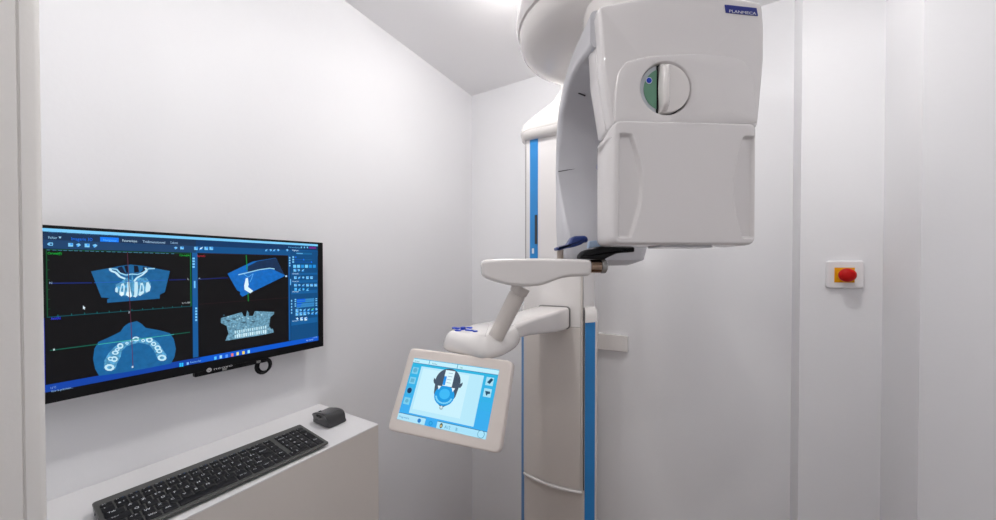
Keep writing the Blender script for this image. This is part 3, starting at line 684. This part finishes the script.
# blue symbol buttons on the pod
bt = onZ(463, 329.5, -.155)
for k, (dx, dy, L, wd) in enumerate(((0, 0, .010, .010), (.022, -.004, .022, .008), (-.024, .003, .022, .008), (.002, .024, .016, .008), (0, -.020, .016, .008), (.042, -.008, .010, .009))):
    b = MB(); o_ = rrect(bt.x+dx, bt.y+dy, L, wd*1.4, .004, 4)
    pillow(b, o_, 0, .0035 if k else .0075, .0012, lambda p, d: (p[0], p[1], -.156+d)); build('button', b, bluedot_m, pd)
# strut
b = MB()
p0 = Vector((-.404, .672, -.162)); p1 = Vector((-.352, .700, -.045))
b.tube([p0, p0.lerp(p1, .84), p0.lerp(p1, .845), p0.lerp(p1, .87), p0.lerp(p1, .875), p1], [.0185, .0195, .0178, .0178, .0205, .0215], 28); build('strut', b, col_m, xr, angle=50)
# --- patient table
def hpt(pts, t): return [hp(x, y, t) for x, y in pts]
TN, TFAR = .725, .825
to = smooth_poly(hpt([(481, 260), (500, 258.8), (536, 258.4), (572, 258.9), (591.5, 260), (591, 276), (567, 276.9), (557.5, 279.2), (548.5, 283), (539.5, 285.8), (527, 286.8), (512, 285.9), (495, 281.8), (481.5, 277)], TN+.008), .012, 5)
b = MB(); pillow(b, to, TN, TFAR, .0075, lambda p, d: hw(p[0]-(d-TN)*.02, d, p[1]), 5); tb = build('patient_table', b, dev_m, xr, angle=60)
# chin rest and holders standing on the table
b = MB(); q = hp(560.2, 255, .78); b.loft([[hw(q[0]+.0075*math.cos(2*PI*k/18), .78+.0075*math.sin(2*PI*k/18), z) for k in range(18)] for z in (.008, q[1]+.016)]); build('post', b, post_m, tb)
ho = smooth_poly(hpt([(555.5, 248), (558, 246.6), (567.5, 244.2), (570, 240), (571.3, 237.5), (574, 236.2), (584, 235.8), (587, 237.3), (587.7, 241), (585.8, 242.8), (584, 242.3), (581, 244.7), (574, 247), (563.6, 249), (559, 250.6), (556, 250.4)], .77), .003, 3)
b = MB(); pillow(b, ho, .762, .795, .005, lambda p, d: hw(p[0], d, p[1])); tag(build('chin_support', b, dblue_m, tb), 'dark blue chin support')
bo = smooth_poly(hpt([(580, 258.5), (580.5, 254.8), (584, 251), (588.6, 249.2), (595.4, 248.6), (600, 246.2), (606, 246.6), (634.3, 247), (634.3, 252), (624, 252.6), (616.5, 253.6), (608, 257.4), (604, 259.6)], .745), .003, 3)
b = MB(); pillow(b, bo, .742, .775, .004, lambda p, d: hw(p[0], d, p[1])); tag(build('temple_support', b, black_m, tb), 'black temple support')
def rcyl(mb, c, R, t, a0, a1, n=24, mi=0, ch=.001):
    mb.loft([[hw(a, t+Rr*math.cos(2*PI*k/n), c+Rr*math.sin(2*PI*k/n)) for k in range(n)] for a, Rr in ((a0, R-ch), (a0+ch, R), (a1-ch, R), (a1, R-ch))], mi)
c0 = hp(597, 266.3, .745); ra = hp(591.5, 266, .745)[0]; rb = hp(602.2, 266, .745)[0]; rc = hp(607.6, 266, .745)[0]
b = MB(); rcyl(b, c0[1], .0150, .757, ra, rb, 28); build('clamp_barrel', b, brass_m, tb)
b = MB(); rcyl(b, c0[1], .0162, .757, rb+.0004, rc, 12, ch=.002); build('clamp_knob', b, steel_m, tb)
b = MB(); q = hpt([(588, 248.5), (589.5, 241), (597, 240.2), (602, 244), (603, 246)], .80); b.loft([[hv(p, .80) for p in q], [hv(p, .815) for p in q]]); tag(build('bite_cap', b, palec_m, tb, bevel=.003), 'pale blue cap')

# --- touch control panel
S_ = 1.04
c4 = [Vector((-.561, .574, -.208)), Vector((-.352, .601, -.210)), Vector((-.350, .547, -.330)), Vector((-.559, .520, -.327))]
o4 = [Vector((-.575, .580, -.190)), Vector((-.330, .613, -.192)), Vector((-.322, .543, -.346)), Vector((-.576, .509, -.345))]
pu = ((c4[1]-c4[0])+(c4[2]-c4[3])).normalized(); pv = ((c4[0]-c4[3])+(c4[1]-c4[2])); pv = (pv-pu*pv.dot(pu)).normalized(); pn_ = pu.cross(pv)  # towards the viewer
if pn_.y > 0: pn_ = -pn_
c0_ = (c4[0]+c4[1]+c4[2]+c4[3])/4*S_; nn = pn_
def tp_px(x, y, off=0):
    q = ray(x, y); q = q*((c0_+nn*off).dot(nn)/q.dot(nn)); return q
def tuv(x, y): q = tp_px(x, y)-c0_; return q.dot(pu), q.dot(pv)
def tw(a, c, off=0): return c0_+pu*a+pv*c+nn*off
oc = [tuv(*q) for q in ((410.5, 347.5), (513, 361), (499.5, 454), (387, 430))]
oout = smooth_poly(oc, .014, 6)
b = MB(); pillow(b, oout, 0, .020, .004, lambda p, d: tw(p[0], p[1], .001-d)); tpn = build('control_panel', b, mat('panel_beige', (.76, .69, .64), .35, coat=.2), xr, angle=60)
sc_ = [(414.6, 358), (499.5, 370), (486, 439.6), (397.3, 419)]
PAL2 = []; P2 = {}
def pc2(*k):
    if k not in P2: P2[k] = len(PAL2); PAL2.append(em('p%d_%d_%d' % k, *k))
    return P2[k]
tb_ = MB()
su = [tuv(*q) for q in sc_]
def suv(fx, fy):     # 0..1 across the screen, 0..1 down
    a = Vector(su[0]).lerp(Vector(su[1]), fx); c = Vector(su[3]).lerp(Vector(su[2]), fx); return a.lerp(c, fy)
def tpoly(pts, col, l=1): tb_.poly([tw(*suv(x, y), .0013+.0002*l) for x, y in pts], pc2(*col))
def trect(x0, y0, x1, y1, col, l=1): tpoly([(x0, y0), (x1, y0), (x1, y1), (x0, y1)], col, l)
def tell(cx, cy, rx, ry, col, l=2, n=20, a0=0, a1=2*PI): tpoly([(cx+rx*math.cos(a0+(a1-a0)*k/(n if a1-a0 > 6 else n-1)), cy+ry*math.sin(a0+(a1-a0)*k/(n if a1-a0 > 6 else n-1))) for k in range(n)], col, l)
# blue gradient backdrop as bands, light panes on it
for k in range(8): f = k/8; trect(0, f, 1, f+.125, (int(40+20*f), int(165+10*(1-f)), int(220+15*f)), 0)
trect(0, .01, 1, .075, (190, 232, 245), 1); trect(0, .075, 1, .085, (60, 130, 170), 1)
for k, a in enumerate((.20, .54)): trect(a, 0, a+.008, .085, (60, 150, 190), 2)
trect(.12, .12, .855, .87, (178, 226, 243), 1); trect(.15, .15, .70, .80, (196, 234, 246), 2)
for k in range(4): trect(.02, .15+k*.165, .095, .26+k*.165, (120, 200, 230) if k != 2 else (70, 170, 220), 1)
tell(.055, .535, .028, .045, (20, 50, 90), 2); tell(.057, .20, .025, .04, (90, 170, 205), 2); trect(.035, .34, .08, .40, (90, 170, 205), 2); tell(.058, .70, .02, .03, (90, 170, 205), 2)
trect(.885, .13, .965, .255, (160, 215, 235), 1); tpoly([(.90, .21), (.935, .14), (.96, .16), (.93, .23)], (20, 70, 100), 2)
trect(.885, .30, .965, .425, (160, 215, 235), 1); tpoly([(.90, .34), (.95, .34), (.955, .37), (.93, .38), (.925, .41), (.91, .38)], (20, 70, 100), 2)
trect(0, .90, .335, 1, (170, 220, 240), 2); trect(0, .893, .335, .90, (30, 90, 130), 3); trect(.47, .895, 1, .902, (30, 90, 130), 3); trect(.47, .902, 1, 1, (165, 220, 242), 2)
tell(.265, .95, .02, .032, (20, 120, 200), 3); tell(.40, .95, .022, .034, (20, 140, 210), 3); tell(.40, .95, .014, .022, (50, 165, 225), 4)
tell(.945, .945, .036, .055, (60, 140, 175), 3); tell(.945, .945, .031, .048, (165, 220, 242), 4)
tell(.52, .95, .016, .036, (60, 60, 50), 3); tell(.52, .955, .008, .018, (220, 200, 140), 4)
for x0, s in ((.56, 'A12'), (.68, 'B')): text(tb_, s, tw(*suv(x0, .975), .0022), pu, pv, .006, pc2(60, 150, 190))
text(tb_, 'Patient', tw(*suv(.02, .062), .0020), pu, pv, .0035, pc2(60, 120, 150)); text(tb_, 'Adulte', tw(*suv(.24, .062), .0020), pu, pv, .0035, pc2(60, 120, 150)); text(tb_, 'OK', tw(*suv(.575, .065), .0020), pu, pv, .0035, pc2(60, 150, 130))
text(tb_, 'Programme', tw(*suv(.02, .965), .0022), pu, pv, .0040, pc2(50, 140, 185))
# head diagram
tell(.475, .30, .145, .21, (66, 82, 100), 3, a0=-PI, a1=0.0); tpoly([(.33, .29), (.62, .29), (.60, .50), (.56, .62), (.475, .70), (.39, .62), (.35, .50)], (66, 82, 100), 3)
tpoly([(.31, .27), (.335, .30), (.345, .36), (.325, .36), (.31, .32)], (66, 82, 100), 3); tpoly([(.645, .27), (.62, .30), (.605, .36), (.63, .36), (.645, .32)], (66, 82, 100), 3)
tpoly([(.392, .38), (.558, .38), (.545, .56), (.475, .66), (.405, .56)], (196, 232, 242), 4)
trect(.425, .12, .535, .37, (215, 240, 248), 5); trect(.425, .22, .455, .36, (30, 140, 225), 6)
for k in range(4): trect(.465, .16+k*.05, .515, .167+k*.05, (110, 160, 185), 6)
tell(.475, .515, .115, .155, (24, 150, 220), 5); tell(.475, .49, .06, .08, (60, 180, 238), 6)
for k in range(12):
    a = PI*.08+PI*.84*k/11; tell(.475+.090*math.cos(a), .525+.105*math.sin(a), .012, .014, (120, 205, 240), 6, 8)
tell(.475, .70, .022, .03, (150, 180, 190), 6); tell(.475, .69, .012, .018, (210, 225, 230), 7)
tpoly([(.375, .38), (.415, .38), (.395, .44)], (225, 240, 248), 6); tpoly([(.54, .38), (.578, .38), (.558, .44)], (225, 240, 248), 6)
build('screen', tb_, PAL2, tpn)
b = MB(); q = tuv(474, 352.5); m0 = tw(q[0], q[1], -.012)
b.box((m0.x-.035, m0.y-.004, m0.z-.004), (m0.x+.035, m0.y+.05, -.2035)); build('hinge', b, seam_m, tpn, bevel=.003)

# ================================================================== lights
def lamp(x, y, z, power, size, col=(1, .985, .97), name='ceiling_lamp', spread=PI, label=None, grp=None, watt=1.5):
    t = empty(name, (x, y, CE), label, 'lamp', grp)
    b = MB(); n = 32
    b.loft([[(x+R*math.cos(2*PI*k/n), y+R*math.sin(2*PI*k/n), zz) for k in range(n)] for R, zz in ((size*.5, CE-.002), (size*.5, CE-.006), (size*.5+.012, CE-.006), (size*.5+.014, CE), )], cap0=False, cap1=False)
    build('trim_ring', b, plate_m, t)
    b = MB(); b.loft([[(x+R*math.cos(2*PI*k/n), y+R*math.sin(2*PI*k/n), CE-zz) for k in range(n)] for R, zz in ((size*.5, .006), (size*.5, .020), (size*.46, .030), (size*.3, .037), (.001, .039))], cap0=False)
    e = mat('lamp_glow', col, .5, emit=power); build('diffuser', b, e, t)
    l = bpy.data.lights.new('downlight', 'AREA'); l.shape = 'DISK'; l.size = size*.8; l.energy = watt; l.color = col; l.spread = 2.7
    o = bpy.data.objects.new('light_source', l); C.objects.link(o); o.parent = t; o.location = Vector((x, y, CE-.042+H))-WL[t.name]
LP = 105
lamp(-.53, .92, 0, LP*.9, .09, label='round glowing ceiling lamp nearest the left wall')
lamp(.10, .92, 0, LP*1.1, .09, label='round glowing ceiling lamp nearest the red emergency button')
def alight(name, loc, rot, power, sx, sy, col):
    l = bpy.data.lights.new(name, 'AREA'); l.shape = 'RECTANGLE'; l.size = sx; l.size_y = sy; l.energy = power; l.color = col
    o = bpy.data.objects.new(name, l); C.objects.link(o); o.location = (loc[0], loc[1], loc[2]+H); o.rotation_euler = rot
alight('corridor_fill_light', (0, -.95, CE-.01), (0, 0, 0), 4.5, 1.2, .6, (1, .98, .97))  # unseen area panel added behind the camera as soft fill
lamp(-.52, .20, 0, 18, .06, label='small round downlight above the keyboard cabinet', watt=1.2)
lamp(.16, -.32, 0, 30, .06, label='small round corridor downlight outside the doorway', watt=1.3)
w = bpy.data.worlds.new('world'); bpy.context.scene.world = w; w.use_nodes = True
w.node_tree.nodes['Background'].inputs[0].default_value = (.9, .9, 1, 1); w.node_tree.nodes['Background'].inputs[1].default_value = .5
sc = bpy.context.scene
sc.view_settings.view_transform = 'Standard'; sc.view_settings.look = 'None'; sc.view_settings.exposure = .10; sc.view_settings.gamma = 1; sc.view_settings.use_curve_mapping = False
sc.cycles.max_bounces = 10; sc.cycles.diffuse_bounces = 8
